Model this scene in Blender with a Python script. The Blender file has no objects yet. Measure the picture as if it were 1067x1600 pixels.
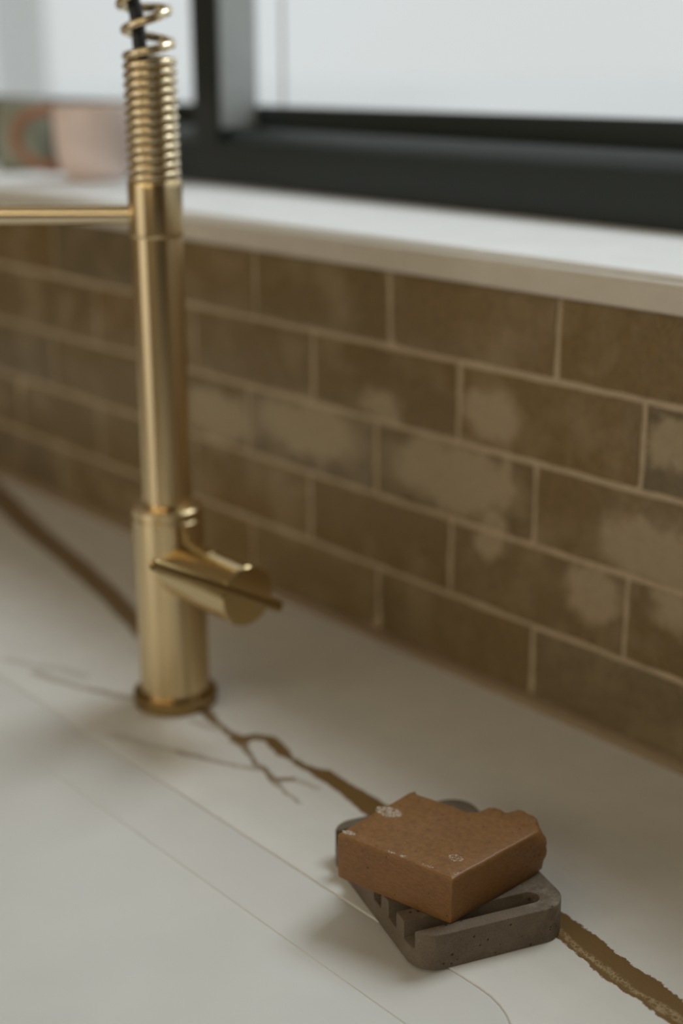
import bpy, bmesh, math, random
from math import sin, cos, pi, radians
from mathutils import Vector, Matrix, noise

scene = bpy.context.scene
COL = scene.collection
random.seed(7)
MM = 0.001

# ------------------------------------------------------------------ camera
cam_d = bpy.data.cameras.new('camera')
cam = bpy.data.objects.new('camera', cam_d)
COL.objects.link(cam)
pitch, yaw, roll = 0.3076, -0.8607, -0.0026
fwd = Vector((sin(yaw) * cos(pitch), cos(yaw) * cos(pitch), -sin(pitch)))
rgt = Vector((cos(yaw), -sin(yaw), 0))
upv = rgt.cross(fwd)
r2 = rgt * cos(roll) + upv * sin(roll)
u2 = upv * cos(roll) - rgt * sin(roll)
mw = Matrix((r2, u2, -fwd)).transposed().to_4x4()
mw.translation = Vector((0.6048, -0.7450, 0.4618))
cam.matrix_world = mw
cam_d.sensor_fit = 'VERTICAL'
cam_d.sensor_height = 36.0
cam_d.sensor_width = 24.0
cam_d.lens = 2222.0 / 1600.0 * 36.0
cam_d.clip_start = 0.02
cam_d.clip_end = 500
cam_d.dof.use_dof = True
cam_d.dof.focus_distance = 0.760
cam_d.dof.aperture_fstop = 2.9
scene.camera = cam

# ------------------------------------------------------------------ colour management, sky, sun, added fill lights
scene.view_settings.view_transform = 'Standard'
scene.view_settings.look = 'None'
scene.view_settings.exposure = 0.0
scene.view_settings.gamma = 1.0
scene.view_settings.use_curve_mapping = False

world = bpy.data.worlds.new('overcast_sky')
scene.world = world
world.use_nodes = True
wn, wl = world.node_tree.nodes, world.node_tree.links
wn.clear()
w_out = wn.new('ShaderNodeOutputWorld')
w_bg = wn.new('ShaderNodeBackground')
w_tc = wn.new('ShaderNodeTexCoord')
w_no = wn.new('ShaderNodeTexNoise')
w_no.inputs['Scale'].default_value = 3.0
w_no.inputs['Detail'].default_value = 2.0
w_mx = wn.new('ShaderNodeMix'); w_mx.data_type = 'RGBA'
w_mx.inputs[6].default_value = (0.72, 0.715, 0.715, 1)
w_mx.inputs[7].default_value = (0.80, 0.82, 0.83, 1)
wl.new(w_tc.outputs['Generated'], w_no.inputs['Vector'])
wl.new(w_no.outputs['Fac'], w_mx.inputs[0])
wl.new(w_mx.outputs[2], w_bg.inputs['Color'])
w_bg.inputs['Strength'].default_value = 1.0
wl.new(w_bg.outputs[0], w_out.inputs['Surface'])

sun_d = bpy.data.lights.new('hazy_sun', 'SUN')
sun_d.energy = 1.62
sun_d.angle = radians(25)
sun_d.color = (0.94, 0.985, 1.03)
sun = bpy.data.objects.new('hazy_sun', sun_d)
COL.objects.link(sun)
sun_dir = Vector((0.05, 0.75, 1.15)).normalized()          # towards the sun
sun.rotation_euler = sun_dir.to_track_quat('Z', 'Y').to_euler()

def area(name, loc, target, sx, sy, power, color):
    d = bpy.data.lights.new(name, 'AREA')
    d.shape = 'RECTANGLE'; d.size = sx; d.size_y = sy; d.energy = power; d.color = color
    o = bpy.data.objects.new(name, d); COL.objects.link(o)
    o.location = loc
    o.rotation_euler = (Vector(loc) - Vector(target)).to_track_quat('Z', 'Y').to_euler()
    return o
# added fill lights without a seen source: low and high behind the camera, and overhead
area('low_front_fill', (-1.1, -3.78, 0.35), (-1.1, 0.0, 0.30), 2.4, 2.2, 3, (1.0, 0.86, 0.62))
area('high_front_fill', (0.6, -3.80, 1.66), (0.1, -0.2, 0.15), 5.3, 0.36, 30, (1.0, 0.84, 0.55))
area('overhead_fill', (-0.3, -1.3, 1.885), (-0.3, -1.3, 0.0), 1.6, 1.2, 1.5, (1.0, 0.80, 0.50))

# ------------------------------------------------------------------ node helpers
def new_mat(name):
    m = bpy.data.materials.new(name)
    m.use_nodes = True
    n = m.node_tree.nodes; l = m.node_tree.links
    b = n['Principled BSDF']
    return m, n, l, b

def tex_obj(n):
    return n.new('ShaderNodeTexCoord').outputs['Object']

def noise_node(n, l, vec, scale, detail=3, rough=0.55):
    t = n.new('ShaderNodeTexNoise')
    t.inputs['Scale'].default_value = scale
    t.inputs['Detail'].default_value = detail
    t.inputs['Roughness'].default_value = rough
    l.new(vec, t.inputs['Vector'])
    return t

def ramp(n, l, fac, stops):
    r = n.new('ShaderNodeValToRGB')
    e = r.color_ramp.elements
    while len(e) < len(stops):
        e.new(0.5)
    for k, (p, c) in enumerate(stops):
        e[k].position = p
        e[k].color = c if len(c) == 4 else (*c, 1)
    l.new(fac, r.inputs['Fac'])
    return r.outputs['Color']

def mix_col(n, l, fac, a, b, mode='MIX'):
    m = n.new('ShaderNodeMix'); m.data_type = 'RGBA'; m.blend_type = mode
    for sock, v in ((m.inputs[0], fac), (m.inputs[6], a), (m.inputs[7], b)):
        if isinstance(v, (int, float)):
            sock.default_value = v
        elif isinstance(v, tuple):
            sock.default_value = v if len(v) == 4 else (*v, 1)
        else:
            l.new(v, sock)
    return m.outputs[2]

def math_n(n, l, op, a, b=None, c=None, clamp=False):
    m = n.new('ShaderNodeMath'); m.operation = op; m.use_clamp = clamp
    for k, v in enumerate((a, b, c)):
        if v is None: continue
        if isinstance(v, (int, float)): m.inputs[k].default_value = v
        else: l.new(v, m.inputs[k])
    return m.outputs[0]

def vmath(n, l, op, a, b=None, out=0):
    m = n.new('ShaderNodeVectorMath'); m.operation = op
    for k, v in enumerate((a, b)):
        if v is None: continue
        if isinstance(v, (tuple, Vector)): m.inputs[k].default_value = tuple(v)
        else: l.new(v, m.inputs[k])
    return m.outputs[out]

def bump(n, l, b, height, strength=0.3, dist=0.001, prev=None):
    k = n.new('ShaderNodeBump')
    k.inputs['Strength'].default_value = strength
    k.inputs['Distance'].default_value = dist
    l.new(height, k.inputs['Height'])
    if prev is not None: l.new(prev, k.inputs['Normal'])
    if b is not None: l.new(k.outputs['Normal'], b.inputs['Normal'])
    return k.outputs['Normal']

# ------------------------------------------------------------------ materials
def plain(name, col, rough, spec=0.5, scale=40, var=0.06, metallic=0.0):
    m, n, l, b = new_mat(name)
    t = noise_node(n, l, tex_obj(n), scale, 4)
    dark = tuple(c * (1 - var) for c in col); light = tuple(min(1, c * (1 + var)) for c in col)
    l.new(ramp(n, l, t.outputs['Fac'], [(0.3, dark), (0.7, light)]), b.inputs['Base Color'])
    b.inputs['Roughness'].default_value = rough
    b.inputs['Specular IOR Level'].default_value = spec
    b.inputs['Metallic'].default_value = metallic
    return m

M = {}
M['room_wall'] = plain('room_wall_paint', (0.50, 0.42, 0.32), 0.85)
M['dark_wall'] = plain('dark_joinery', (0.13, 0.105, 0.075), 0.7)
M['ceiling'] = plain('ceiling_paint', (0.62, 0.58, 0.51), 0.9)
M['floor'] = plain('floor_boards', (0.22, 0.15, 0.09), 0.6)
M['grout'] = plain('tile_grout', (0.47, 0.375, 0.255), 0.9, 0.3, 300, 0.12)
M['caulk'] = plain('wall_caulk', (0.29, 0.215, 0.135), 0.6, 0.4, 200, 0.08)
M['sill'] = plain('sill_stone', (0.91, 0.92, 0.925), 0.55, 0.2, 25, 0.03)
M['trim'] = plain('trim_tile_glaze', (0.62, 0.57, 0.49), 0.28, 0.5, 60, 0.04)
M['frame'] = plain('window_frame_coating', (0.012, 0.0195, 0.0175), 0.36, 0.5, 30, 0.06)
M['lit_reveal'] = plain('painted_lit_reveal', (0.50, 0.54, 0.555), 0.35, 0.6, 30, 0.05)  # pale grey stands in for sky light on the mullion's side
M['cladding'] = plain('outer_cladding', (0.70, 0.71, 0.71), 0.5, 0.5, 30, 0.03)
M['paving'] = plain('pale_paving', (0.60, 0.60, 0.595), 0.9, 0.2, 0.15, 0.08)
M['render'] = plain('pale_render', (0.52, 0.52, 0.51), 0.9, 0.2, 0.4, 0.05)
M['sink'] = plain('sink_composite', (0.66, 0.655, 0.63), 0.38, 0.4, 14, 0.03)
M['pink'] = plain('pink_stoneware', (0.90, 0.74, 0.68), 0.4, 0.4, 30, 0.08)
M['terracotta'] = plain('terracotta_clay', (0.42, 0.24, 0.16), 0.6, 0.3, 40, 0.1)
M['sage'] = plain('sage_glaze', (0.31, 0.315, 0.235), 0.45, 0.4, 30, 0.1)
M['hose'] = plain('hose_rubber', (0.022, 0.026, 0.028), 0.4, 0.5, 80, 0.1)

def brass(name, col, rough, aniso=0.0, axis='Z'):
    m, n, l, b = new_mat(name)
    t = noise_node(n, l, tex_obj(n), 35, 3, 0.6)
    l.new(ramp(n, l, t.outputs['Fac'], [(0.3, tuple(c * 0.96 for c in col)), (0.7, col)]), b.inputs['Base Color'])
    b.inputs['Roughness'].default_value = rough
    b.inputs['Metallic'].default_value = 1.0
    if aniso:                                                # turned on a lathe: brushed round the axis, highlights run along it
        tg = n.new('ShaderNodeTangent'); tg.direction_type = 'RADIAL'; tg.axis = axis
        b.inputs['Anisotropic'].default_value = aniso
        b.inputs['Anisotropic Rotation'].default_value = 0.25
        l.new(tg.outputs[0], b.inputs['Tangent'])
    return m
M['brass'] = brass('brushed_brass', (0.72, 0.56, 0.32), 0.25, 0.8)
M['brass_side'] = brass('brushed_brass_side', (0.66, 0.51, 0.27), 0.14)
M['brass_wire'] = brass('spring_brass', (0.82, 0.69, 0.47), 0.13)
M['brass_dark'] = brass('brushed_brass_flange', (0.36, 0.25, 0.11), 0.28)  # darker copy of the brass; dim reflections at the flange put into its colour

# glass pane: clear pane with surface reflection
m, n, l, b = new_mat('window_glass'); n.remove(b)
tr = n.new('ShaderNodeBsdfTransparent'); tr.inputs['Color'].default_value = (0.95, 0.97, 0.965, 1)
gl = n.new('ShaderNodeBsdfGlossy'); gl.inputs['Roughness'].default_value = 0.02
fr = n.new('ShaderNodeFresnel'); fr.inputs['IOR'].default_value = 1.45
mx = n.new('ShaderNodeMixShader')
gb = n.new('ShaderNodeNewGeometry')                        # reflection at the entry face only, no total reflection inside the thin pane
l.new(math_n(n, l, 'MULTIPLY', fr.outputs[0], math_n(n, l, 'SUBTRACT', 1.0, gb.outputs['Backfacing'])), mx.inputs[0]); l.new(tr.outputs[0], mx.inputs[1]); l.new(gl.outputs[0], mx.inputs[2])
l.new(mx.outputs[0], n['Material Output'].inputs['Surface'])
M['glass'] = m

# glazed zellige tile: earth-brown glaze with random mottling and painted-in reflections, colour differs from tile to tile
TILE_REFLECTIONS = [[-132.8, 157.8, 66, 25], [-306.3, 162.5, 66, 24], [58.2, 146, 44, 22], [8.9, 101.9, 24, 19], [-92.8, 213.4, 28, 20],
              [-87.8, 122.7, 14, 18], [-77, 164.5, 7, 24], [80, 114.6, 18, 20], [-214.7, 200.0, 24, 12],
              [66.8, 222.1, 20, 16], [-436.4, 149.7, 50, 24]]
m, n, l, b = new_mat('zellige_glaze')
geo = n.new('ShaderNodeNewGeometry')
pos = geo.outputs['Position']
oi = n.new('ShaderNodeObjectInfo')
wrp = noise_node(n, l, pos, 42, 6, 0.72)
off = vmath(n, l, 'SCALE', vmath(n, l, 'SUBTRACT', wrp.outputs['Color'], (0.5, 0.5, 0.5)))
off.node.inputs['Scale'].default_value = 0.05
wp = vmath(n, l, 'ADD', pos, off)
acc = None
for bx, bz, rx, rz in TILE_REFLECTIONS:
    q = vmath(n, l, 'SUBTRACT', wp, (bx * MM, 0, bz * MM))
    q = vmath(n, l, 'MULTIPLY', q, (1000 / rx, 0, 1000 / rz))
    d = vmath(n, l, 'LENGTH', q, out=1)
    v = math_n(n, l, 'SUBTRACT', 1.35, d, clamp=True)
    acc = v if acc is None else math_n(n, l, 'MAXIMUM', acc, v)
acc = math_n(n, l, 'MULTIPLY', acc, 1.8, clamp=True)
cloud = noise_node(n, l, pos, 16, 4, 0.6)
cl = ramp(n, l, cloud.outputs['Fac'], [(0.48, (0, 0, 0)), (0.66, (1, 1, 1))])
mott_refl = math_n(n, l, 'MAXIMUM', acc, math_n(n, l, 'MULTIPLY', cl, 0.42))
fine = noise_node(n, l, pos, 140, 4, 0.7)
mott_refl = math_n(n, l, 'MULTIPLY', mott_refl, math_n(n, l, 'MULTIPLY_ADD', fine.outputs['Fac'], 0.7, 0.6), clamp=True)
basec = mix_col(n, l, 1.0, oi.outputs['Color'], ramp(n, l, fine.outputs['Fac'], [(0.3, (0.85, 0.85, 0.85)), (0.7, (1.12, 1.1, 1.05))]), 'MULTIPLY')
colr = mix_col(n, l, mott_refl, basec, (0.365, 0.285, 0.175))
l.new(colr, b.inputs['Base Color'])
b.inputs['Roughness'].default_value = 0.30
l.new(math_n(n, l, 'MULTIPLY_ADD', fine.outputs['Fac'], 0.2, 0.2), b.inputs['Roughness'])
b.inputs['Specular IOR Level'].default_value = 0.38
bw = noise_node(n, l, pos, 55, 3, 0.5)
bump(n, l, b, bw.outputs['Fac'], 0.5, 0.003)
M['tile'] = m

# quartz worktop with golden-brown veins running through it
VEINS = [  # (alpha, edge softness mm, points x, y, half width in mm)
 (1.0, 0.7, [(-4.8,-194.4,9.8),(166.8,-204.2,10.2),(179.3,-206.4,10.0),(189.7,-208.5,10.1),(210.5,-212.6,10.0),(228.9,-214.0,10.1),(245.5,-216.6,9.2),(263.0,-220.8,9.3),(420,-262,10)]),
 (1.0, 1.0, [(-4.8,-194.4,9.8),(-33.6,-191.2,6.5),(-60.5,-190.3,6.8),(-77.0,-193.0,2.6),(-93.3,-192.0,2.6),(-102.8,-191.3,5.2),(-124.7,-184.9,4.4),(-134.8,-190.4,4.4),(-138.3,-202.1,6.5)]),
 (0.85, 1.4, [(-138.3,-202.1,6.0),(-124.8,-207.7,3.0),(-102.3,-215.3,1.5),(-90.9,-216.3,2.3),(-75.8,-221.0,3.6),(-69.0,-210.5,2.4)]),
 (0.4, 2.0, [(-69.0,-210.5,2.3),(-48.1,-205.4,1.9)]),
 (0.6, 1.6, [(-75.8,-221.0,3.0),(-60.5,-224.9,1.7),(-39.5,-226.7,1.0)]),
 (0.55, 2.0, [(-90.9,-216.3,2.5),(-108.8,-227.0,1.8),(-123.6,-234.1,2.0),(-136.9,-239.3,2.8),(-153.3,-246.3,2.6)]),
 (0.22, 4.0, [(-153.3,-246.3,2.8),(-172.5,-255.0,3.4),(-203.8,-266.3,4.6)]),
 (0.9, 1.6, [(-138.3,-202.1,5.8),(-164.7,-199.7,2.2),(-182.9,-196.4,4.2),(-265.9,-172.7,5.3),(-361.0,-140.2,9.0),(-453.8,-116.2,11.0),(-545.1,-97.0,12.0),(-648.7,-79.3,13.0),(-785.8,-48.9,15.0),(-950.6,-13.0,16.0)]),
 (0.4, 2.0, [(-162.0,-204.6,2.2),(-184.5,-211.3,2.6)]),
 (0.62, 2.4, [(-237.4,-215.5,1.8),(-256.0,-226.5,2.9),(-268.0,-231.5,3.7),(-283.1,-238.2,3.2)]),
 (0.42, 3.0, [(-283.1,-238.2,3.4),(-320.5,-250.3,4.2),(-339.7,-253.7,4.0)]),
 (0.25, 4.0, [(-308.3,-228.8,4.5),(-329.1,-233.9,4.1),(-350.9,-247.5,3.7),(-377.0,-258.9,4.7)]),
]
LACE = [(164.0,-207.6,1.6),(185.3,-213.9,2.0),(205.8,-215.2,2.0),(224.0,-219.3,1.5),(234.4,-219.6,1.5),(244.6,-220.0,3.6),(256.3,-220.7,2.6)]

seg = bpy.data.node_groups.new('vein_segment', 'ShaderNodeTree')
for nm, ty in (('P', 'NodeSocketVector'), ('A', 'NodeSocketVector'), ('BA', 'NodeSocketVector'), ('Inv', 'NodeSocketFloat'),
               ('RA', 'NodeSocketFloat'), ('RD', 'NodeSocketFloat'), ('Soft', 'NodeSocketFloat'), ('Alpha', 'NodeSocketFloat')):
    seg.interface.new_socket(nm, in_out='INPUT', socket_type=ty)
seg.interface.new_socket('Mask', in_out='OUTPUT', socket_type='NodeSocketFloat')
gn, gln = seg.nodes, seg.links
gi = gn.new('NodeGroupInput'); go = gn.new('NodeGroupOutput')
pa = vmath(gn, gln, 'SUBTRACT', gi.outputs['P'], gi.outputs['A'])
dt = vmath(gn, gln, 'DOT_PRODUCT', pa, gi.outputs['BA'], out=1)
hh = math_n(gn, gln, 'MULTIPLY', dt, gi.outputs['Inv'], clamp=True)
sc_ = gn.new('ShaderNodeVectorMath'); sc_.operation = 'SCALE'
gln.new(gi.outputs['BA'], sc_.inputs[0]); gln.new(hh, sc_.inputs['Scale'])
dd = vmath(gn, gln, 'LENGTH', vmath(gn, gln, 'SUBTRACT', pa, sc_.outputs[0]), out=1)
rr = math_n(gn, gln, 'MULTIPLY_ADD', hh, gi.outputs['RD'], gi.outputs['RA'])
mk = math_n(gn, gln, 'DIVIDE', math_n(gn, gln, 'SUBTRACT', rr, dd), gi.outputs['Soft'])
mk = math_n(gn, gln, 'ADD', mk, 0.5, clamp=True)
gln.new(math_n(gn, gln, 'MULTIPLY', mk, gi.outputs['Alpha']), go.inputs['Mask'])

m, n, l, b = new_mat('veined_quartz')
pos = n.new('ShaderNodeNewGeometry').outputs['Position']
flat = vmath(n, l, 'MULTIPLY', pos, (1000, 1000, 0))                 # millimetres in the plane of the top
w1 = noise_node(n, l, flat, 0.10, 5, 0.72)
o1 = vmath(n, l, 'SCALE', vmath(n, l, 'SUBTRACT', w1.outputs['Color'], (0.5, 0.5, 0.5)))
o1.node.inputs['Scale'].default_value = 9.0
w2 = noise_node(n, l, flat, 0.55, 4, 0.7)
o2 = vmath(n, l, 'SCALE', vmath(n, l, 'SUBTRACT', w2.outputs['Color'], (0.5, 0.5, 0.5)))
o2.node.inputs['Scale'].default_value = 3.0
wp = vmath(n, l, 'MULTIPLY', vmath(n, l, 'ADD', flat, vmath(n, l, 'ADD', o1, o2)), (1, 1, 0))

def chain(pts, alpha, soft):
    acc = None
    for (x0, y0, r0), (x1, y1, r1) in zip(pts[:-1], pts[1:]):
        g = n.new('ShaderNodeGroup'); g.node_tree = seg
        l.new(wp, g.inputs['P'])
        g.inputs['A'].default_value = (x0, y0, 0)
        g.inputs['BA'].default_value = (x1 - x0, y1 - y0, 0)
        g.inputs['Inv'].default_value = 1.0 / ((x1 - x0) ** 2 + (y1 - y0) ** 2)
        g.inputs['RA'].default_value = r0
        g.inputs['RD'].default_value = r1 - r0
        g.inputs['Soft'].default_value = soft
        g.inputs['Alpha'].default_value = alpha
        acc = g.outputs[0] if acc is None else math_n(n, l, 'MAXIMUM', acc, g.outputs[0])
    return acc
vein = None
for al, soft, pts in VEINS:
    c = chain(pts, al, soft)
    vein = c if vein is None else math_n(n, l, 'MAXIMUM', vein, c)
lace_area = chain(LACE, 1.0, 1.8)
vo = n.new('ShaderNodeTexVoronoi'); vo.feature = 'DISTANCE_TO_EDGE'; vo.inputs['Scale'].default_value = 0.42
l.new(wp, vo.inputs['Vector'])
lace = math_n(n, l, 'SUBTRACT', 1.0, math_n(n, l, 'MULTIPLY', vo.outputs['Distance'], 4.2), clamp=True)
lace = math_n(n, l, 'MULTIPLY', lace, lace_area)
grain = noise_node(n, l, flat, 1.6, 4, 0.7)
tone = noise_node(n, l, flat, 0.03, 3, 0.6)
white = ramp(n, l, tone.outputs['Fac'], [(0.3, (0.70, 0.69, 0.655)), (0.7, (0.75, 0.74, 0.705))])
gold = ramp(n, l, grain.outputs['Fac'], [(0.3, (0.155, 0.088, 0.023)), (0.7, (0.215, 0.126, 0.036))])
gold = mix_col(n, l, math_n(n, l, 'MULTIPLY', lace, 0.85), gold, (0.46, 0.35, 0.20))
l.new(mix_col(n, l, vein, white, gold), b.inputs['Base Color'])
b.inputs['Roughness'].default_value = 0.36
b.inputs['Specular IOR Level'].default_value = 0.4
M['quartz'] = m

# cast concrete
m, n, l, b = new_mat('cast_concrete')
tc = tex_obj(n)
t1 = noise_node(n, l, tc, 55, 5, 0.65)
t2 = noise_node(n, l, tc, 900, 3, 0.6)
c = ramp(n, l, t1.outputs['Fac'], [(0.3, (0.125, 0.092, 0.058)), (0.55, (0.172, 0.130, 0.086)), (0.75, (0.215, 0.172, 0.125))])
c = mix_col(n, l, 0.35, c, ramp(n, l, t2.outputs['Fac'], [(0.3, (0.08, 0.062, 0.045)), (0.7, (0.21, 0.17, 0.13))]))
# pale limescale bloom near the outer edge of the top
t3 = noise_node(n, l, tc, 70, 4, 0.7)
dx = vmath(n, l, 'LENGTH', vmath(n, l, 'MULTIPLY', vmath(n, l, 'SUBTRACT', tc, (0.036, -0.053, 0.02)), (60, 60, 60)), out=1)
bl = math_n(n, l, 'MULTIPLY', math_n(n, l, 'SUBTRACT', 1.25, dx, clamp=True), ramp(n, l, t3.outputs['Fac'], [(0.42, (0, 0, 0)), (0.62, (1, 1, 1))]))
c = mix_col(n, l, math_n(n, l, 'MULTIPLY', bl, 0.6, clamp=True), c, (0.42, 0.38, 0.32))
# pin holes
vo = n.new('ShaderNodeTexVoronoi'); vo.inputs['Scale'].default_value = 230
l.new(tc, vo.inputs['Vector'])
sel = n.new('ShaderNodeSeparateColor'); l.new(vo.outputs['Color'], sel.inputs[0])
big = math_n(n, l, 'MULTIPLY_ADD', sel.outputs[0], 0.34, -0.10)
hole = math_n(n, l, 'MULTIPLY', math_n(n, l, 'SUBTRACT', big, vo.outputs['Distance']), 14.0, clamp=True)
c = mix_col(n, l, hole, c, (0.045, 0.034, 0.024))
l.new(c, b.inputs['Base Color'])
b.inputs['Roughness'].default_value = 0.72
b.inputs['Specular IOR Level'].default_value = 0.35
hgt = math_n(n, l, 'SUBTRACT', math_n(n, l, 'MULTIPLY', t2.outputs['Fac'], 0.5), math_n(n, l, 'MULTIPLY', hole, 1.2))
bump(n, l, b, hgt, 0.55, 0.0006)
M['concrete'] = m

# hand-made soap
m, n, l, b = new_mat('caramel_soap')
tc = tex_obj(n)
t1 = noise_node(n, l, tc, 45, 4, 0.6)
mp = n.new('ShaderNodeMapping'); mp.inputs['Scale'].default_value = (1, 1, 3.5); l.new(tc, mp.inputs['Vector'])
t2 = noise_node(n, l, mp.outputs[0], 300, 5, 0.75)
c = ramp(n, l, t1.outputs['Fac'], [(0.3, (0.180, 0.082, 0.022)), (0.7, (0.235, 0.110, 0.031))])
c = mix_col(n, l, 0.42, c, ramp(n, l, t2.outputs['Fac'], [(0.32, (0.10, 0.042, 0.011)), (0.68, (0.36, 0.175, 0.055))]))
vo = n.new('ShaderNodeTexVoronoi'); vo.inputs['Scale'].default_value = 330; l.new(tc, vo.inputs['Vector'])
sel = n.new('ShaderNodeSeparateColor'); l.new(vo.outputs['Color'], sel.inputs[0])
spk = math_n(n, l, 'MULTIPLY', math_n(n, l, 'SUBTRACT', math_n(n, l, 'MULTIPLY_ADD', sel.outputs[0], 0.55, -0.27), vo.outputs['Distance']), 9.0, clamp=True)
c = mix_col(n, l, math_n(n, l, 'MULTIPLY', spk, 0.85), c, (0.06, 0.024, 0.009))
vo2 = n.new('ShaderNodeTexVoronoi'); vo2.inputs['Scale'].default_value = 210; l.new(tc, vo2.inputs['Vector'])
sel2 = n.new('ShaderNodeSeparateColor'); l.new(vo2.outputs['Color'], sel2.inputs[0])
pale = math_n(n, l, 'MULTIPLY', math_n(n, l, 'SUBTRACT', math_n(n, l, 'MULTIPLY_ADD', sel2.outputs[0], 0.40, -0.28), vo2.outputs['Distance']), 12.0, clamp=True)
c = mix_col(n, l, math_n(n, l, 'MULTIPLY', pale, 0.7), c, (0.50, 0.33, 0.17))
# paler corners: wear, plus light scattered in thin edges put into the colour
pt_ = n.new('ShaderNodeNewGeometry').outputs['Pointiness']
wear_scatter = ramp(n, l, pt_, [(0.520, (0, 0, 0)), (0.580, (1, 1, 1))])
c = mix_col(n, l, math_n(n, l, 'MULTIPLY', wear_scatter, 0.5), c, (0.46, 0.225, 0.070))
l.new(c, b.inputs['Base Color'])
b.inputs['Roughness'].default_value = 0.46
b.inputs['Specular IOR Level'].default_value = 0.4
b.inputs['Subsurface Weight'].default_value = 0.1
b.inputs['Subsurface Radius'].default_value = (1.0, 0.42, 0.14)
b.inputs['Subsurface Scale'].default_value = 0.002
hgt = math_n(n, l, 'ADD', t1.outputs['Fac'], math_n(n, l, 'MULTIPLY', t2.outputs['Fac'], 0.35))
bump(n, l, b, hgt, 0.4, 0.0011)
M['soap'] = m

m, n, l, b = new_mat('soap_foam')
b.inputs['Base Color'].default_value = (0.74, 0.62, 0.50, 1)
b.inputs['Roughness'].default_value = 0.12
t = noise_node(n, l, tex_obj(n), 900, 2)
l.new(math_n(n, l, 'MULTIPLY_ADD', t.outputs['Fac'], 0.8, -0.05, clamp=True), b.inputs['Alpha'])
M['foam'] = m

# ------------------------------------------------------------------ mesh helpers
def link_mesh(name, bm, mat, parent=None, smooth=None, at=None):
    me = bpy.data.meshes.new(name)
    bmesh.ops.recalc_face_normals(bm, faces=bm.faces)
    bm.to_mesh(me); bm.free()
    o = bpy.data.objects.new(name, me)
    COL.objects.link(o)
    if mat is not None: me.materials.append(mat)
    if smooth is not None:
        for p in me.polygons: p.use_smooth = True
        if smooth < 180:
            me.set_sharp_from_angle(angle=radians(smooth))
    if parent is not None:
        o.parent = parent
    if at is not None: o.location = at
    return o

def add_box(bm, lo, hi):
    x0, y0, z0 = lo; x1, y1, z1 = hi
    v = [bm.verts.new(p) for p in ((x0,y0,z0),(x1,y0,z0),(x1,y1,z0),(x0,y1,z0),(x0,y0,z1),(x1,y0,z1),(x1,y1,z1),(x0,y1,z1))]
    for f in ((0,3,2,1),(4,5,6,7),(0,1,5,4),(1,2,6,5),(2,3,7,6),(3,0,4,7)):
        bm.faces.new([v[k] for k in f])

def box_bm(lo, hi, bev=0.0, seg_=2):
    bm = bmesh.new(); add_box(bm, lo, hi)
    if bev: bmesh.ops.bevel(bm, geom=bm.edges[:], offset=bev, segments=seg_, profile=0.5, affect='EDGES')
    return bm

def extrude_x(prof, x0, x1):
    """closed (y, z) profile drawn out along x"""
    bm = bmesh.new()
    a = [bm.verts.new((x0, y, z)) for y, z in prof]
    c = [bm.verts.new((x1, y, z)) for y, z in prof]
    k = len(prof)
    for i in range(k):
        bm.faces.new((a[i], a[(i+1) % k], c[(i+1) % k], c[i]))
    bm.faces.new(a[::-1]); bm.faces.new(c)
    return bm

def frame_from(d):
    d = d.normalized()
    h = Vector((0, 0, 1)) if abs(d.z) < 0.9 else Vector((1, 0, 0))
    u = h.cross(d).normalized()
    return u, d.cross(u)

def lathe(prof, axis=Vector((0,0,1)), org=Vector((0,0,0)), n_=48):
    """(radius, height) profile, closed by caps where it does not reach the axis"""
    bm = bmesh.new()
    u, v = frame_from(axis); ax = axis.normalized()
    rings = []
    for r, h in prof:
        if r < 1e-6:
            rings.append([bm.verts.new(org + ax * h)])
        else:
            rings.append([bm.verts.new(org + ax * h + (u * cos(2*pi*i/n_) + v * sin(2*pi*i/n_)) * r) for i in range(n_)])
    for a, c in zip(rings[:-1], rings[1:]):
        for i in range(n_):
            j = (i+1) % n_
            if len(a) == 1 and len(c) == 1: continue
            if len(a) == 1: bm.faces.new((a[0], c[i], c[j]))
            elif len(c) == 1: bm.faces.new((a[i], a[j], c[0]))
            else: bm.faces.new((a[i], a[j], c[j], c[i]))
    for ring in (rings[0], rings[-1]):
        if len(ring) > 1: bm.faces.new(ring)
    return bm

def tube(path, r, n_=12, closed=False, bm=None):
    bm = bm or bmesh.new()
    P = [Vector(p) for p in path]
    rings = []; prev = None
    for i, p in enumerate(P):
        if closed: d = P[(i+1) % len(P)] - P[i-1]
        else: d = P[min(i+1, len(P)-1)] - P[max(i-1, 0)]
        d.normalize()
        if prev is None: u, v = frame_from(d)
        else:
            u = (prev - d * prev.dot(d)).normalized(); v = d.cross(u)
        prev = u
        rad = r[i] if isinstance(r, (list, tuple)) else r
        rings.append([bm.verts.new(p + (u*cos(2*pi*k/n_) + v*sin(2*pi*k/n_)) * rad) for k in range(n_)])
    m_ = len(rings)
    for i in range(m_ if closed else m_-1):
        a, c = rings[i], rings[(i+1) % m_]
        for k in range(n_):
            j = (k+1) % n_
            bm.faces.new((a[k], a[j], c[j], c[k]))
    if not closed:
        bm.faces.new(rings[0][::-1]); bm.faces.new(rings[-1])
    return bm

def tag(o, label, cat, group=None):
    o['label'] = label; o['category'] = cat
    if group: o['group'] = group
    return o

def struct(name, bm, mat, parent=None, smooth=None):
    o = link_mesh(name, bm, mat, parent, smooth)
    if parent is None: o['kind'] = 'structure'
    return o

def empty(name, loc=(0, 0, 0)):
    o = bpy.data.objects.new(name, None); COL.objects.link(o)
    o.empty_display_size = 0.02
    o.location = loc
    return o

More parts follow.
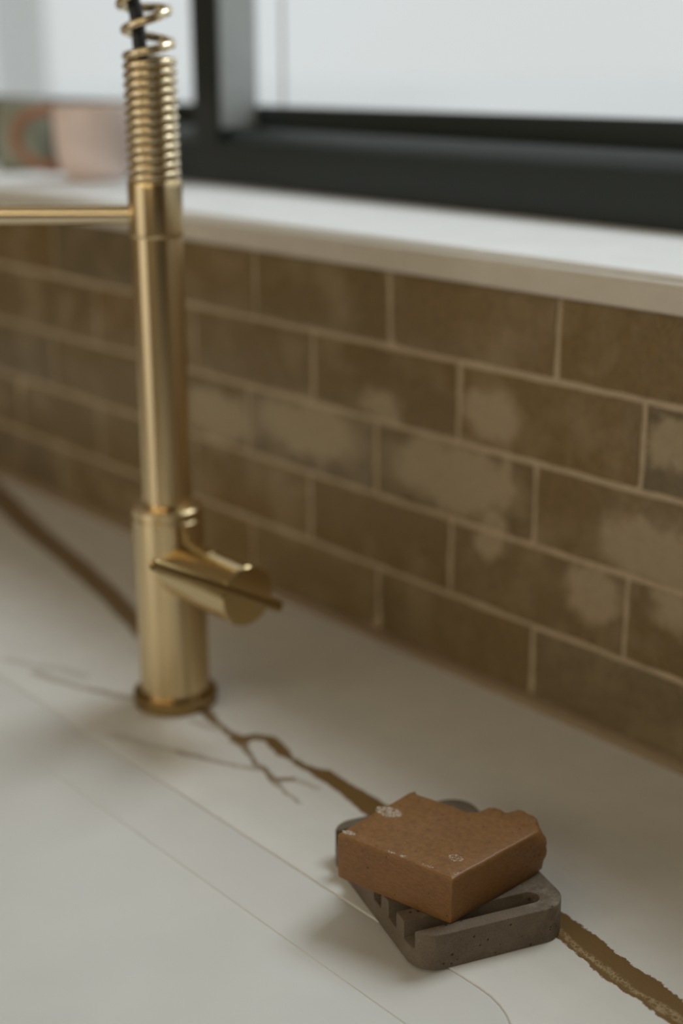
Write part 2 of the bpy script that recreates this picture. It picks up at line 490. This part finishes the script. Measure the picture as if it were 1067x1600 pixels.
# ------------------------------------------------------------------ room shell
XL, XR, YF, ZF, ZC = -2.20, 3.60, -3.6, -0.90, 1.90
struct('floor', box_bm((XL-0.12, YF-0.12, ZF-0.1), (XR+0.12, 0.32, ZF)), M['floor'])
struct('ceiling', box_bm((XL-0.12, YF-0.12, ZC), (XR+0.12, 0.32, ZC+0.1)), M['ceiling'])
struct('wall_right', box_bm((XR, YF-0.12, ZF), (XR+0.12, 0.32, ZC)), M['dark_wall'])
bm = bmesh.new()                                            # front wall, left open to let in the two added fill lights
add_box(bm, (0.10, YF-0.12, ZF), (XR, YF, 1.47))
add_box(bm, (XL-0.12, YF-0.12, 1.42), (0.10, YF, 1.47))
add_box(bm, (XL-0.12, YF-0.12, 1.86), (XR, YF, ZC))
add_box(bm, (3.30, YF-0.12, 1.47), (XR, YF, 1.86))
struct('wall_front', bm, M['room_wall'])
struct('wall_left', box_bm((XL-0.12, YF, ZF), (XL, 0.32, ZC)), M['room_wall'])
WX0, WX1, WZ0, WZ1 = -1.75, 2.50, 0.306, 1.70
bm = bmesh.new()                                            # back wall around the kitchen window
add_box(bm, (XL, 0.0014, ZF), (XR, 0.32, WZ0))
add_box(bm, (XL, 0.0014, WZ1), (XR, 0.32, ZC))
add_box(bm, (XL, 0.0014, WZ0), (WX0, 0.32, WZ1))
add_box(bm, (WX1, 0.0014, WZ0), (XR, 0.32, WZ1))
wall_back = struct('wall_back', bm, M['grout'])

# ------------------------------------------------------------------ tiles of the splashback
TW, TH_, GAP = 171.42, 62.0, 4.6
OFFS = [-376.3, -299.0, -391.3, -304.4, -387.8]
BROWN = [(0.150, 0.101, 0.045), (0.164, 0.111, 0.048), (0.142, 0.097, 0.041), (0.136, 0.101, 0.052), (0.157, 0.103, 0.040)]
def tile_mesh(w, h, rnd):
    nx, nz = 9, 5
    bm = bmesh.new()
    tx, tz = rnd.uniform(-0.5, 0.5) * MM, rnd.uniform(-0.5, 0.5) * MM      # each tile sits a touch out of true
    sd = rnd.uniform(0, 100)
    rows = []
    for k in range(nz+1):
        row = []
        for i in range(nx+1):
            u, v = i/nx, k/nz
            x = (u-0.5)*w; z = (v-0.5)*h
            edge = i in (0, nx) or k in (0, nz)
            y = tx*(u-0.5)*2 + tz*(v-0.5)*2 + 0.7*MM*noise.noise(Vector((x*28, sd, z*28)))
            if edge:
                x += rnd.uniform(-0.7, 0.7)*MM; z += rnd.uniform(-0.6, 0.6)*MM
                y += 0.7*MM
            row.append(bm.verts.new((x, y, z)))
        rows.append(row)
    for k in range(nz):
        for i in range(nx):
            bm.faces.new((rows[k][i], rows[k][i+1], rows[k+1][i+1], rows[k+1][i]))
    ring = rows[0] + [rows[k][nx] for k in range(1, nz+1)] + rows[nz][-2::-1] + [rows[k][0] for k in range(nz-1, 0, -1)]
    back = [bm.verts.new((v.co.x, 5*MM, v.co.z)) for v in ring]
    q = len(ring)
    for i in range(q):
        bm.faces.new((ring[i], back[i], back[(i+1) % q], ring[(i+1) % q]))
    return bm
rnd = random.Random(21)
for k in range(5):
    for i in range(-11, 7):
        x0 = OFFS[k] + TW*i + GAP/2; x1 = OFFS[k] + TW*(i+1) - GAP/2
        z0 = (4-k)*TH_ + GAP/2; z1 = (5-k)*TH_ - GAP/2
        if k == 4: z0 += 2.5
        if x0 < -2195 or x1 > 800: continue
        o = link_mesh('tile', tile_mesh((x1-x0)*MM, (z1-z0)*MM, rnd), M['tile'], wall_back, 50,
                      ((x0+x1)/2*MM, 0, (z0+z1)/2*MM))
        c = BROWN[rnd.randrange(5)]; f = rnd.uniform(1.12, 1.36)
        o.color = (c[0]*f, c[1]*f, c[2]*f, 1)

# caulk bead where wall meets worktop
prof = [(0.0035, 0.0)] + [(0.0035 - 0.0115*cos(t) , 0.0072*sin(t)) for t in [i*pi/2/6 for i in range(7)]]
struct('trim_2', extrude_x(prof, -1.55, 0.56), M['caulk'], None, 40)

# liner trim under the sill
R_ = 5.0
prof = [(2.5, 308.0), (-5.0, 308.0), (-6.0, 309.0)]
prof += [(-6.0 + R_*(1-cos(t)), 328.0 - R_*(1-sin(t))) for t in [i*pi/2/6 for i in range(7)]]
prof += [(2.5, 328.0)]
struct('trim_1', extrude_x([(y*MM, z*MM) for y, z in prof], XL, XR), M['trim'], None, 40)

# ------------------------------------------------------------------ window
win = empty('window_1', (0, 0, 0)); win['kind'] = 'structure'
prof = [(0.26, 0.306), (0.004, 0.306), (0.004, 0.3280), (0.003, 0.3285), (0.003, 0.3308), (0.0042, 0.332), (0.26, 0.332)]
link_mesh('window_sill', extrude_x(prof, WX0, WX1), M['sill'], win, 40)
prof = [(194,332),(194,376.8),(195.5,378.3),(213,390.5),(215,391.2),(244,391.2),(245,392),(245,413),(246.5,414.5),(262,414.5),(262,332)]
link_mesh('bottom_rail', extrude_x([(y*MM, z*MM) for y, z in prof], WX0, WX1), M['frame'], win, 40)
link_mesh('top_rail', box_bm((WX0, 0.194, 1.62), (WX1, 0.262, WZ1), 0.0015), M['frame'], win)
link_mesh('jamb', box_bm((WX0, 0.194, 0.4145), (WX0+0.05, 0.262, 1.62), 0.0015), M['frame'], win)
link_mesh('jamb', box_bm((WX1-0.05, 0.194, 0.4145), (WX1, 0.262, 1.62), 0.0015), M['frame'], win)
bm = bmesh.new()                                            # mullion with its lower end run down over the sloped bead
add_box(bm, (-0.738, 0.1945, 0.3325), (-0.692, 0.249, 1.6205))
bmesh.ops.bevel(bm, geom=bm.edges[:], offset=0.0015, segments=2, affect='EDGES')
link_mesh('mullion', bm, M['frame'], win)
link_mesh('lit_mullion_side', box_bm((-0.6922, 0.1990, 0.3920), (-0.6895, 0.2480, 1.6205), 0.0008), M['lit_reveal'], win)  # thin added sheet that paints this side of the mullion as lit
link_mesh('mullion_fin', box_bm((-0.6930, 0.2835, 0.4145), (-0.6895, 0.2870, 1.62), 0.0006), M['cladding'], win)
link_mesh('glass_pane', box_bm((WX0+0.05, 0.2495, 0.4140), (-0.715, 0.2535, 1.6205)), M['glass'], win)
link_mesh('glass_pane', box_bm((-0.7148, 0.2495, 0.4140), (WX1-0.05, 0.2535, 1.6205)), M['glass'], win)

# outside: pale yard and a distant pale garden wall
struct('ground', box_bm((-90, 0.34, -1.15), (60, 120, -1.05)), M['paving'])

post = link_mesh('garden_post', box_bm((-4.17, 1.75, -1.05), (-4.03, 1.89, 2.6), 0.004), M['cladding'])
tag(post, 'pale grey post standing outside beyond the left window pane', 'post')

# ------------------------------------------------------------------ worktop and sink
def rrect(x0, x1, y0, y1, r, n_=10):
    P = []
    for cx, cy, a0 in ((x1-r, y1-r, 0), (x0+r, y1-r, pi/2), (x0+r, y0+r, pi), (x1-r, y0+r, 3*pi/2)):
        for i in range(n_+1):
            t = a0 + pi/2*i/n_
            P.append((cx + r*cos(t), cy + r*sin(t)))
    return P
SX0, SX1, SY0, SY1, SR = -0.74, 0.224, -0.66, -0.278, 0.052
CX0, CX1, CY0, CY1 = -1.55, 0.56, -0.72, 0.0022
bm = bmesh.new()
loops = []
nseg = 10
FIL = 0.0010
for off, z in [(FIL, 0.0)] + [(FIL*(1-sin(t)), -FIL*(1-cos(t))) for t in (pi/8, pi/4, 3*pi/8, pi/2)] + [(0, -0.014)]:
    loops.append([bm.verts.new((x, y, z)) for x, y in rrect(SX0-off, SX1+off, SY0-off, SY1+off, SR+off, nseg)])
k = len(loops[0])
for a, c in zip(loops[:-1], loops[1:]):
    for i in range(k):
        bm.faces.new((a[i], c[i], c[(i+1) % k], a[(i+1) % k]))
q = nseg+1
def plate(loop, z):
    o = [bm.verts.new(p) for p in ((CX1, CY1, z), (CX0, CY1, z), (CX0, CY0, z), (CX1, CY0, z))]
    for s in range(4):
        for i in range(nseg):
            bm.faces.new((o[s], loop[s*q+i], loop[s*q+i+1]))
        bm.faces.new((o[s], loop[s*q+nseg], loop[((s+1) % 4)*q], o[(s+1) % 4]))
    return o
t_o = plate(loops[0], 0.0); b_o = plate(loops[-1], -0.014)
for i in range(4):
    bm.faces.new((t_o[i], t_o[(i+1) % 4], b_o[(i+1) % 4], b_o[i]))
top = link_mesh('countertop', bm, M['quartz'], None, 30)
tag(top, 'white quartz countertop with golden brown veins below the tiled wall', 'countertop')

bm = bmesh.new()
loops = []
ZS = -0.0060
# a low rounded step, then a broad gently sloping margin, then a crisp line and the flat field
spec = [(0.016, -0.0142), (-0.0002, -0.0142), (-0.0002, -0.0011), (-0.0008, -0.0008), (-0.0020, -0.0008), (-0.0225, -0.0031), (-0.0444, -0.0054), (-0.0449, -0.0059), (-0.0456, ZS)]
for off, z in spec:
    loops.append([bm.verts.new((x, y, z)) for x, y in rrect(SX0-off, SX1+off, SY0-off, SY1+off, max(0.012, SR+off), nseg)])
under = [bm.verts.new((x, y, -0.026)) for x, y in rrect(SX0-0.016, SX1+0.016, SY0-0.016, SY1+0.016, SR+0.016, nseg)]
for a, c in zip(loops[:-1], loops[1:]):
    for i in range(k):
        bm.faces.new((a[i], c[i], c[(i+1) % k], a[(i+1) % k]))
for i in range(k):
    bm.faces.new((loops[0][i], loops[0][(i+1) % k], under[(i+1) % k], under[i]))
bm.faces.new(loops[-1]); bm.faces.new(under)
sink = link_mesh('drainboard', bm, M['sink'], None, 25)
tag(sink, 'shallow white drainboard with a sloping margin, set into the countertop before the faucet', 'drainboard')

# cabinet that carries the worktop, below the frame
cab = empty('base_cabinet', (0, 0, ZF))
tag(cab, 'dark wooden base cabinet carrying the white quartz countertop', 'cabinet')
bm = bmesh.new()
add_box(bm, (CX0+0.02, -0.68, ZF+0.10), (CX1-0.02, 0.001, -0.028))
add_box(bm, (CX0+0.02, -0.62, ZF), (CX1-0.02, 0.001, ZF+0.10))
o = link_mesh('body', bm, M['dark_wall']); o.parent = cab; o.matrix_parent_inverse = Matrix.Translation((0, 0, -ZF))
for x in (CX0+0.002, CX1-0.020):
    o = link_mesh('end_panel', box_bm((x, -0.70, ZF), (x+0.018, 0.001, -0.0142), 0.001), M['dark_wall']); o.parent = cab; o.matrix_parent_inverse = Matrix.Translation((0, 0, -ZF))
for i in range(4):
    w = (CX1-CX0-0.044)/4; x = CX0+0.022+w*i
    o = link_mesh('door', box_bm((x+0.002, -0.70, ZF+0.105), (x+w-0.002, -0.681, -0.030), 0.0015), M['dark_wall']); o.parent = cab; o.matrix_parent_inverse = Matrix.Translation((0, 0, -ZF))

# ------------------------------------------------------------------ brass faucet
FX, FY = -0.2241, -0.1984
fau = empty('kitchen_faucet', (FX, FY, 0))
tag(fau, 'brushed brass kitchen faucet with a coiled spring neck standing behind the sink', 'faucet')
S = lambda *pr: [(r*MM, h*MM) for r, h in pr]
link_mesh('base_flange', lathe(S((30.5,0),(31.5,0.8),(31.5,4.2),(30.9,4.8),(30.9,5.6),(31.5,6.2),(31.5,9),(30.5,10),(26.2,10)), n_=72), M['brass_dark'], fau, 35)
link_mesh('body', lathe(S((26,9.5),(26,146.5),(25.3,147.2),(25.3,148.2),(26,148.9),(26,154.5),(24.6,156),(18,156)), n_=72), M['brass'], fau, 35)
link_mesh('pole', lathe(S((17.7,155.5),(17.7,348)), n_=72), M['brass'], fau, 35)
link_mesh('sleeve', lathe(S((17.6,347),(18.3,348),(18.5,349.5),(18.5,381),(18.2,384),(17.0,385.5),(9,385.5)), n_=72), M['brass'], fau, 35)
# side control: stub, turning cap and the pin lever through it
hx = Vector((1, 0, 0))
HZ = 0.111
link_mesh('handle_stub', lathe(S((21.0,18),(21.0,53.2),(20.5,53.8),(12,53.8)), hx, Vector((0,0,HZ)), 56), M['brass_side'], fau, 35)
cap = link_mesh('handle', lathe(S((12,54.2),(21.0,54.2),(21.6,54.8),(21.6,93.2),(20.8,94.1),(0,94.1)), hx, Vector((0,0,HZ)), 56), M['brass_side'], fau, 35)
tipd = Vector((0, -0.071, 0.0385)).normalized()
lc = Vector((0.0908, 0, HZ))
link_mesh('lever', lathe(S((0,-34),(3.6,-34),(4.3,-33.2),(4.3,82),(3.9,83),(3.6,83.4),(2.6,82.6),(0,82.4)), tipd, lc, 24), M['brass_dark'], cap, 35)

# spring neck: close-wound below, opening out into the arch towards the spray head
arm_dir = Vector((cos(yaw), -sin(yaw), 0)) * -1.0
ARC_R = 0.105
def neck(s):
    """centre line of the neck, s metres along from the sleeve; returns point and tangent"""
    z0, z1 = 0.385, 0.475
    if s < z1 - z0:
        return Vector((0, 0, z0 + s)), Vector((0, 0, 1))
    s -= z1 - z0
    if s < pi*ARC_R:
        a = s/ARC_R
        return Vector((0, 0, z1)) + arm_dir*(ARC_R*(1-cos(a))) + Vector((0, 0, ARC_R*sin(a))), arm_dir*sin(a) + Vector((0, 0, cos(a)))
    s -= pi*ARC_R
    return Vector((0, 0, z1 - s)) + arm_dir*(2*ARC_R), Vector((0, 0, -1))
side = Vector((0, 0, 1)).cross(arm_dir).normalized()
path = []
s, ph = -0.0022, 0.6
SMAX = 0.09 + pi*ARC_R + 0.02
while s < SMAX:
    pitch_ = 0.0060 if s < 0.0785 else (0.0060 + (0.0185-0.0060)*min(1, (s-0.0785)/0.004))
    step = 2*pi/28
    p, t = neck(s)
    nrm = t.cross(side)
    path.append(p + (nrm*cos(ph) + side*sin(ph))*0.0153)
    ph -= step; s += pitch_*step/(2*pi)
link_mesh('spring', tube(path, 0.00290, 10), M['brass_wire'], fau, 180)
hp = []
for i in range(70):
    s = 0.005 + (SMAX-0.005)*i/69
    p, t = neck(s)
    w = min(1, max(0, (s-0.055)/0.03))*0.0062
    hp.append(p + t.cross(side)*(-w) if (t.cross(side)).dot(arm_dir) < 0 else p + t.cross(side)*w)
link_mesh('hose', tube(hp, 0.0048, 16), M['hose'], fau, 180)
hd = Vector((0, 0, 0.475 - 0.02)) + arm_dir*(2*ARC_R)
link_mesh('spray_head', lathe(S((9,0),(17,-1),(18,-6),(18,-60),(16,-70),(16,-130),(20,-150),(20,-158),(12,-158)), Vector((0,0,1)), hd, 40), M['brass'], fau, 35)
az = 0.3623
link_mesh('holder_arm', tube([arm_dir*0.0165 + Vector((0,0,az)), arm_dir*0.03 + Vector((0,0,az)), arm_dir*(2*ARC_R-0.0185) + Vector((0,0,az))], 0.0067, 20), M['brass_wire'], fau, 40)
ring = [hd*1.0 for _ in range(36)]
ring = [Vector((hd.x, hd.y, az)) + (arm_dir*cos(2*pi*i/36) + side*sin(2*pi*i/36))*0.0205 for i in range(36)]
link_mesh('holder_ring', tube(ring, 0.0042, 12, True), M['brass'], fau, 180)

# ------------------------------------------------------------------ concrete soap dish
DC = Vector((96.9, -231.4)); DA = radians(71.34); DL, DW, DR, DH = 92.3, 129.6, 15.0, 21.6
def prism(poly, z0, z1):
    bm = bmesh.new()
    a = [bm.verts.new((x, y, z0)) for x, y in poly]; c = [bm.verts.new((x, y, z1)) for x, y in poly]
    k = len(poly)
    for i in range(k): bm.faces.new((a[i], a[(i+1) % k], c[(i+1) % k], c[i]))
    bm.faces.new(a[::-1]); bm.faces.new(c)
    return bm
# outline of the comb-shaped top: slots run from the open side to rounded ends
H2 = DL/2*MM; W2 = DW/2*MM
dish = link_mesh('soap_dish', prism(rrect(-H2, H2, -W2, W2, DR*MM, 9), 0, DH*MM), M['concrete'])
cutters = []
for cy, x_end in ((-51, 33), (-30.5, 33), (-10, 33), (10.5, 33), (31, 33), (50.5, 33)):
    w = 5.3
    poly = [(-DL/2-5, cy-w), (x_end-w, cy-w)] + [(x_end-w + w*sin(t)*1.0, cy - w*cos(t)) for t in [pi*i/10 for i in range(1, 10)]] + [(x_end-w, cy+w), (-DL/2-5, cy+w)]
    c = link_mesh('slot_cutter', prism([(x*MM, y*MM) for x, y in poly], 11.0*MM, 30*MM), None)
    cutters.append(c)
    md = dish.modifiers.new('slot', 'BOOLEAN'); md.operation = 'DIFFERENCE'; md.object = c; md.solver = 'EXACT'
md = dish.modifiers.new('soft', 'BEVEL'); md.width = 0.0011; md.segments = 3; md.limit_method = 'ANGLE'; md.angle_limit = radians(50)
dg = bpy.context.evaluated_depsgraph_get()
dg.update()
me2 = bpy.data.meshes.new_from_object(dish.evaluated_get(dg))
dish.modifiers.clear()
dish.data = me2
for c in cutters: bpy.data.objects.remove(c)
for p in me2.polygons: p.use_smooth = True
me2.set_sharp_from_angle(angle=radians(40))
dish.location = (DC.x*MM, DC.y*MM, 0.0001)
dish.rotation_euler = (0, 0, DA)
tag(dish, 'grey concrete soap dish with drainage slots under the brown soap', 'soap dish')

# ------------------------------------------------------------------ soap bar
SZ0, SH = DH + 0.1, 28.2
base = [(69.6,-289.0), (144.6,-273.4), (141.9,-201.0)]                     # left, front and right corner
wavy = [(139.5,-196.2),(134.5,-192.6),(128,-190.8),(121.7,-190.8),(117.2,-192.6),(115.8,-196.0),(114.0,-198.2),(110.5,-198.0),(106.4,-199.2),(103.2,-203.0),(102.6,-207.5),(103.4,-212.0),(99,-215.2),(90,-217.8),(80,-219.6),(70,-221.2),(64.5,-222.6),(61.4,-222.6)]
def rounded(prev, p, nxt, r, n_=4):
    a = (prev-p).normalized(); c = (nxt-p).normalized()
    s_, e_ = p + a*r, p + c*r
    return [((1-t)**2)*s_ + 2*t*(1-t)*p + t*t*e_ for t in [i/n_ for i in range(n_+1)]]
ctr = Vector((102.0, -243.0))
A_, B_, C_ = [Vector(p) for p in base]; D_ = Vector(wavy[-1])
pts = []                                                                     # (point, wavy side?)
pts += [(p, 0) for p in rounded(D_, A_, B_, 1.6)]
for i in range(1, 14): pts.append((A_.lerp(B_, i/14), 0))
pts += [(p, 0) for p in rounded(A_, B_, C_, 1.3)]
for i in range(1, 14): pts.append((B_.lerp(C_, i/14), 0))
pts.append((C_, 0.5))
wv = [Vector(p) for p in wavy]
for p, q_ in zip(wv[:-1], wv[1:]):
    pts += [(p, 1), (p.lerp(q_, 0.5), 1)]
pts.append((D_, 0.6))
for i in range(1, 14): pts.append((D_.lerp(A_, i/14), 0))
bm = bmesh.new()
lev = [(0, 1.5), (0.5, 0.6), (1.3, 0.1)] + [(1.3 + (SH-2.4)*i/9, 0.0) for i in range(1, 10)] + [(SH-0.55, 0.32), (SH-0.15, 0.85), (SH, 1.5)]
rings = []
for h, ins in lev:
    row = []
    for i, (p, wav) in enumerate(pts):
        pr, nx_ = pts[i-1][0], pts[(i+1) % len(pts)][0]
        t = (nx_-pr); nrm = Vector((t.y, -t.x)).normalized() if t.length > 1e-6 else Vector((0, 0))
        q_ = p - nrm*ins
        u = h/SH
        dv = noise.noise(Vector((p.x*0.06, p.y*0.06, h*0.10)))*0.5
        if wav:
            lump = noise.noise(Vector((p.x*0.11+5, p.y*0.11, h*0.16)))*3.0 + 2.6*sin(pi*min(1, u*1.05))*wav - 0.6
            dv += lump*wav
        q_ = q_ + nrm*dv
        z = SZ0 + h + (noise.noise(Vector((p.x*0.05, p.y*0.05, 9)))*0.5 if 0 < h else 0)
        row.append(bm.verts.new((q_.x*MM, q_.y*MM, z*MM)))
    rings.append(row)
k = len(pts)
for a, c in zip(rings[:-1], rings[1:]):
    for i in range(k):
        bm.faces.new((a[i], a[(i+1) % k], c[(i+1) % k], c[i]))
bm.faces.new(rings[0])
prev = rings[-1]                                                             # top: rings drawn in to a centre, gently uneven
for f in (0.8, 0.6, 0.4, 0.2):
    row = []
    for v in rings[-1]:
        x, y = v.co.x/MM, v.co.y/MM
        x2, y2 = ctr.x + (x-ctr.x)*f, ctr.y + (y-ctr.y)*f
        row.append(bm.verts.new((x2*MM, y2*MM, (SZ0 + SH + noise.noise(Vector((x2*0.05, y2*0.05, 9)))*0.5)*MM)))
    for i in range(k):
        bm.faces.new((prev[i], prev[(i+1) % k], row[(i+1) % k], row[i]))
    prev = row
cv = bm.verts.new((ctr.x*MM, ctr.y*MM, (SZ0+SH)*MM))
for i in range(k): bm.faces.new((prev[i], prev[(i+1) % k], cv))
soap = link_mesh('soap_bar', bm, M['soap'], None, 45)
tag(soap, 'brown handmade bar of soap with one wavy edge on the concrete dish', 'soap')

def soap_top(x, y):
    return SZ0 + SH + noise.noise(Vector((x*0.05, y*0.05, 9)))*0.5
def dome(bm, x, y, z, r, sq=0.4, n_=8):
    rings = []
    for j, a in enumerate((0, pi/6, pi/3)):
        rings.append([bm.verts.new(((x + r*cos(a)*cos(2*pi*i/n_))*MM, (y + r*cos(a)*sin(2*pi*i/n_))*MM, (z - 0.05 + r*sq*sin(a))*MM)) for i in range(n_)])
    tp = bm.verts.new((x*MM, y*MM, (z - 0.05 + r*sq)*MM))
    for a, c in zip(rings[:-1], rings[1:]):
        for i in range(n_): bm.faces.new((a[i], a[(i+1) % n_], c[(i+1) % n_], c[i]))
    for i in range(n_): bm.faces.new((rings[-1][i], rings[-1][(i+1) % n_], tp))
rf = random.Random(5)
def foam(cx, cy, rx, ry, ang, n_, rmin, rmax, ring_=False):
    bm = bmesh.new()
    for _ in range(n_):
        a = rf.uniform(0, 2*pi); d = math.sqrt(rf.random()) if not ring_ else rf.uniform(0.75, 1.0)
        ex, ey = rx*d*cos(a), ry*d*sin(a)
        x = cx + ex*cos(ang) - ey*sin(ang); y = cy + ex*sin(ang) + ey*cos(ang)
        dome(bm, x, y, soap_top(x, y), rf.uniform(rmin, rmax))
    o = link_mesh('foam', bm, M['foam'], soap, 180); o['kind'] = 'stuff'
    o['label'] = 'small patch of white soap bubbles'
foam(71.0, -251.0, 8.0, 5.0, 0.35, 210, 0.25, 1.15)
foam(73.4, -283.2, 4.0, 2.2, 0.3, 60, 0.25, 0.8)
foam(131.2, -257.0, 4.2, 3.2, 0.4, 80, 0.2, 0.6, True)
foam(131.2, -257.0, 2.4, 1.5, 0.4, 26, 0.2, 0.6)
foam(104.5, -279.2, 3.0, 0.9, 0.25, 16, 0.25, 0.7)
foam(111.5, -277.4, 2.2, 1.0, 0.2, 16, 0.25, 0.8)
foam(126.5, -273.8, 3.6, 1.0, 0.25, 20, 0.2, 0.6)
foam(142.0, -267.6, 1.2, 2.5, 0.0, 14, 0.2, 0.6)
bm = bmesh.new()
for _ in range(34):
    x, y = rf.uniform(72, 136), rf.uniform(-272, -222)
    dome(bm, x, y, soap_top(x, y), rf.uniform(0.12, 0.4))
o = link_mesh('foam', bm, M['foam'], soap, 180); o['kind'] = 'stuff'; o['label'] = 'stray bubbles scattered over the soap top'

# ------------------------------------------------------------------ things on the sill, far left
mug = empty('mug', (-0.837, 0.128, 0.3322))
tag(mug, 'pink stoneware mug with terracotta handle on the window sill', 'mug')
link_mesh('cup', lathe(S((0,0),(26,0),(33,3),(41,14),(45,30),(46,55),(46,80),(45,82.5),(43,82.5),(42.5,80),(42,55),(41,30),(36,16),(0,8)), n_=56), M['pink'], mug, 60)
hpth = []
for i in range(17):
    a = radians(105) - radians(210)*i/16
    hpth.append(arm_dir*(0.043 + 0.047*max(0, cos(a))**0.8) + Vector((0, 0, 0.046 + 0.031*sin(a))))
link_mesh('handle', tube(hpth, 0.0075, 12), M['terracotta'], mug, 180)
jar = empty('small_jar', (-1.035, 0.145, 0.3322))
tag(jar, 'sage green jar on the window sill beyond the pink mug', 'jar')
link_mesh('jar_body', lathe(S((0,0),(27,0),(31,3),(35,20),(35,62),(31,72),(0,72)), n_=48), M['sage'], jar, 50)
link_mesh('lid', lathe(S((32,72.2),(33,74),(33,80),(31,83),(0,84)), n_=48), M['sage'], jar, 50)
